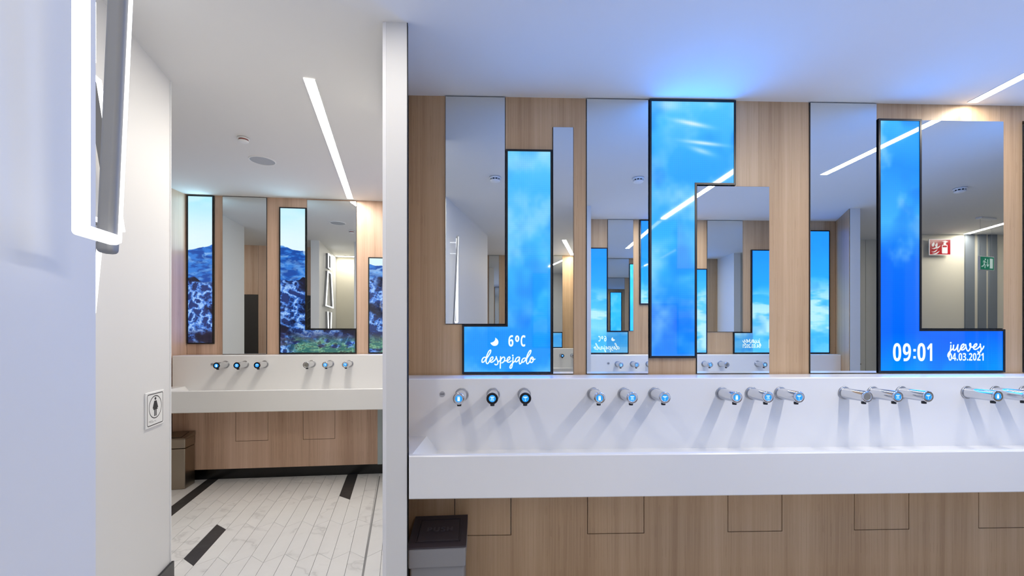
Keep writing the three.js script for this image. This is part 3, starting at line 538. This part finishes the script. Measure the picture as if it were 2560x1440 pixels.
const exitTex = canvasTex(256, 192, null, (g) => {
  g.translate(256, 0); g.scale(-1, 1);
  g.fillStyle = '#0d8a68'; g.fillRect(0, 0, 256, 192); g.fillStyle = g.strokeStyle = '#e9fff6'; g.lineCap = 'round'; g.lineJoin = 'round';
  g.fillRect(178, 22, 58, 148);
  g.lineWidth = 13; g.beginPath(); g.moveTo(138, 40); g.lineTo(138, 140); g.moveTo(118, 116); g.lineTo(138, 142); g.lineTo(158, 116); g.stroke();
  g.beginPath(); g.arc(92, 38, 12, 0, 7); g.fill(); g.lineWidth = 15; g.beginPath(); g.moveTo(80, 62); g.lineTo(70, 104); g.lineTo(88, 124); g.lineTo(84, 164); g.moveTo(70, 104); g.lineTo(56, 136); g.lineTo(24, 146); g.stroke();
  g.lineWidth = 10; g.beginPath(); g.moveTo(50, 84); g.lineTo(58, 62); g.lineTo(82, 62); g.lineTo(98, 84); g.lineTo(112, 90); g.stroke();
});
{
  const o = thing('exit_sign', 'green running man exit sign hanging on two wires', 'sign');
  o.position.set(4.95, 1.885, 2.13); o.rotation.y = Math.PI - 0.25;
  mesh('plate', rbx(-0.112, 0.112, 0, 0.145, -0.008, 0.008, 0.003), M.white, o);
  const f = mesh('print', new THREE.PlaneGeometry(0.208, 0.132), std({ map: exitTex, emissive: 0xffffff, emissiveMap: exitTex, emissiveIntensity: 0.25, roughness: 0.4 }), o); f.position.set(0, 0.0725, 0.0085);
  for (const s of [-1, 1]) { const g = new THREE.CylinderGeometry(0.0012, 0.0012, 0.39, 6); g.translate(s * 0.09, 0.34, 0); mesh('wire', g, M.satin, o); }
  mesh('ceiling_mount', rbx(-0.12, 0.12, 0.525, 0.545, -0.025, 0.025, 0.004), M.white, o);
}

// ------------------------------------------------------------------ ceiling fittings
function detector(x, z, label, red) {
  const o = thing('smoke_detector', label, 'detector', 'smoke detectors on the ceiling'); o.position.set(x, CEIL, z); o.scale.setScalar(red ? 0.66 : 0.9);
  const g = (pts) => new THREE.LatheGeometry(pts.map((p) => new THREE.Vector2(...p)), 32);
  mesh('base', g([[0, 0], [0.050, 0], [0.050, -0.012], [0.044, -0.016], [0, -0.016]].reverse()), M.white, o);
  mesh('vents', g([[0, -0.014], [0.040, -0.014], [0.040, -0.028], [0, -0.028]].reverse()), red ? M.red : M.black, o);
  mesh('cap', g([[0, -0.026], [0.044, -0.026], [0.043, -0.034], [0.03, -0.042], [0, -0.044]].reverse()), M.white, o);
  if (!red) for (let k = 0; k < 10; k++) { const b = bx(-0.004, 0.004, -0.028, -0.014, 0.038, 0.043); b.rotateY(k * Math.PI / 5); mesh('fin', b, M.white, o); }
}
detector(-1.62, -0.508, 'small white ceiling detector with a red ring near the round speaker', true);
detector(-0.093, 1.138, 'white smoke detector seen in the mirror by the pier');
detector(1.011, 1.121, 'white smoke detector seen in the mirror left of the tall sky screen');
detector(3.734, 1.265, 'white smoke detector mirrored above the red fire sign');
{
  const o = thing('ceiling_speaker', 'flat round grey loudspeaker grille in the far ceiling', 'speaker'); o.position.set(-1.698, CEIL, -0.852);
  const g = (pts) => new THREE.LatheGeometry(pts.map((p) => new THREE.Vector2(...p)), 48);
  mesh('rim', g([[0.076, -0.001], [0.077, -0.006], [0.082, -0.005], [0.084, 0.0]]), M.white, o);
  mesh('grille', g([[0, -0.0035], [0.05, -0.0035], [0.0765, -0.003], [0.0765, 0]]), M.mesh, o);
}

// ------------------------------------------------------------------ bins
{
  const o = thing('waste_bin', 'grey plastic bin with a dark PUSH lid under the near counter', 'bin'); o.position.set(-0.288, 0, 0.35); o.rotation.y = 0.06;
  mesh('body', rbx(-0.108, 0.108, 0, 0.295, -0.105, 0.105, 0.01), M.binGrey, o);
  mesh('collar', rbx(-0.114, 0.114, 0.285, 0.366, -0.11, 0.112, 0.008), M.binGrey, o);
  const lid = mesh('lid', sweep([[-0.112, 0.366], [0.114, 0.366], [0.114, 0.372], [-0.105, 0.405], [-0.112, 0.404]], () => -0.116, () => 0.116), M.lidDark, o);
  const sl = Math.atan2(0.033, 0.219);
  const flapY = 0.372 + 0.033 * 0.5 + 0.001;
  const fl = new THREE.Group(); fl.position.set(0, flapY, 0.004); fl.rotation.x = sl; fl.name = 'flap'; o.add(fl);
  mesh('flap_panel', rbx(-0.083, 0.083, -0.002, 0.003, -0.073, 0.073, 0.002), M.lidDark, fl);
  mesh('flap_rim', [bx(-0.09, 0.09, 0, 0.004, -0.082, -0.077), bx(-0.09, 0.09, 0, 0.003, 0.077, 0.08), bx(-0.09, -0.086, 0, 0.003, -0.08, 0.08), bx(0.086, 0.09, 0, 0.003, -0.08, 0.08)], M.lidDark, fl);
  const font = await new FontLoader().loadAsync('fonts/droid/droid_sans_bold.typeface.json');
  const tg = new TextGeometry('PUSH', { font, size: 0.028, depth: 0.003, curveSegments: 4 }); tg.computeBoundingBox(); tg.translate(-tg.boundingBox.max.x / 2, -0.014, 0); tg.rotateX(-Math.PI / 2); tg.scale(1.15, 1, 1);
  const lt = mesh('lettering', tg, M.letter, fl); lt.position.y = 0.003;
}
{
  const o = thing('waste_bin', 'brushed steel push bin in the corner of the far room', 'bin'); o.position.set(-2.652, 0, -1.348); o.rotation.y = 10 * D2R; o.scale.y = 1.07;
  mesh('body', rbx(-0.098, 0.098, 0, 0.30, -0.075, 0.075, 0.008), M.steel, o);
  mesh('collar', rbx(-0.1, 0.1, 0.302, 0.372, -0.077, 0.077, 0.008), M.steel, o);
  mesh('lid', sweep([[-0.077, 0.372], [0.077, 0.372], [0.077, 0.376], [-0.077, 0.402]], () => -0.1, () => 0.1), M.steel, o);
  const f = mesh('flap', bx(-0.062, 0.062, 0, 0.003, -0.055, 0.055), M.steel, o); f.position.set(0, 0.3895, 0); f.rotation.x = Math.atan2(0.026, 0.154);
  mesh('flap_gap', bx(-0.064, 0.064, -0.002, 0.0012, -0.057, 0.057), M.black, o); const gp = o.children.at(-1); gp.position.copy(f.position); gp.rotation.copy(f.rotation);
}

// ------------------------------------------------------------------ chevron floor tiles
{
  const dark = std({ map: canvasTex(256, 256, (x, y) => { const b = 56 + 22 * (fbm(x / 9, y / 9, 77, 3) - 0.5) + (vnoise(x / 2, y / 2, 5) > 0.94 ? 12 : 0); return [b, b, b + 1]; }), roughness: 0.4 });
  const Lx = -0.105, Lz = -0.430, v1 = [0.107, 0.077], v2 = [0.0685, -0.0875], per = [v1[0] + v2[0], v1[1] + v2[1]], P = [-1.763, -0.211];
  const J = 0.0015, clipX0 = -2.765, clipX1 = -0.5, list = [];
  const inside = (x, z) => x > -2.76 && x < -0.47 && z < 0.9 && z > -1.60 - (x + 2.765) * 0.0802 + 0.06;
  for (let i = -9; i < 12; i++) for (let half = 0; half < 2; half++) for (let k = -4; k < 7; k++) {
    const v = half ? v2 : v1, bx0 = P[0] + per[0] * i + (half ? v1[0] : 0) + Lx * k, bz0 = P[1] + per[1] * i + (half ? v1[1] : 0) + Lz * k;
    const cx = bx0 + (v[0] + Lx) / 2, cz = bz0 + (v[1] + Lz) / 2;
    const corners = [[bx0, bz0], [bx0 + v[0], bz0 + v[1]], [bx0 + v[0] + Lx, bz0 + v[1] + Lz], [bx0 + Lx, bz0 + Lz]];
    if (!corners.some(([x, z]) => inside(x, z))) continue;
    const black = (half === 0 && i === 0 && k === 0) || (half === 0 && i === 4 && k >= 2) || (half === 1 && i === -3 && k >= 1);
    list.push({ v, corners, cx, cz, black, d: Math.hypot(cx + 1.5, cz + 0.7) });
  }
  list.sort((a, b) => a.d - b.d);
  const clipHalf = (poly, nx, nz, d) => { const out = []; for (let i = 0; i < poly.length; i++) { const a = poly[i], b = poly[(i + 1) % poly.length], da = a[0] * nx + a[1] * nz - d, db = b[0] * nx + b[1] * nz - d; if (da >= 0) out.push(a); if ((da > 0) !== (db > 0) && da !== db) { const t = da / (da - db); out.push([a[0] + (b[0] - a[0]) * t, a[1] + (b[1] - a[1]) * t]); } } return out; };
  list.slice(0, 298).forEach((t, n) => {
    const [[x0, z0]] = t.corners, ja = 0.0010 / 0.087, jb = 0.0010 / 0.36, at = (a, b) => [x0 + t.v[0] * a + Lx * b, z0 + t.v[1] * a + Lz * b];
    let poly = [at(ja, jb), at(1 - ja, jb), at(1 - ja, 1 - jb), at(ja, 1 - jb)];
    const wn = [Math.sin(W.turn), Math.cos(W.turn)], wd = W.x * wn[0] + W.z * wn[1] + 0.10;
    poly = clipHalf(poly, ...wn, wd); if (poly.length > 2) poly = clipHalf(poly, 1, 0, -2.766); if (poly.length < 3) return;
    const g = plan(poly, -0.006, 0); const o = mesh('tile', g, t.black ? dark : marbleMats[n % 3], floor);
    if (t.black) o.userData.label = 'dark slate accent tile';
  });
  const tr = struct('trim_floor', 'thin dark metal strip across the tiles beside the white pier', plan([[-1.104, -1.56], [-1.094, -1.56], [-0.695, 0.12], [-0.705, 0.12]], -0.002, 0.0015), M.aluDark);
}
renderer.render(scene, camera);
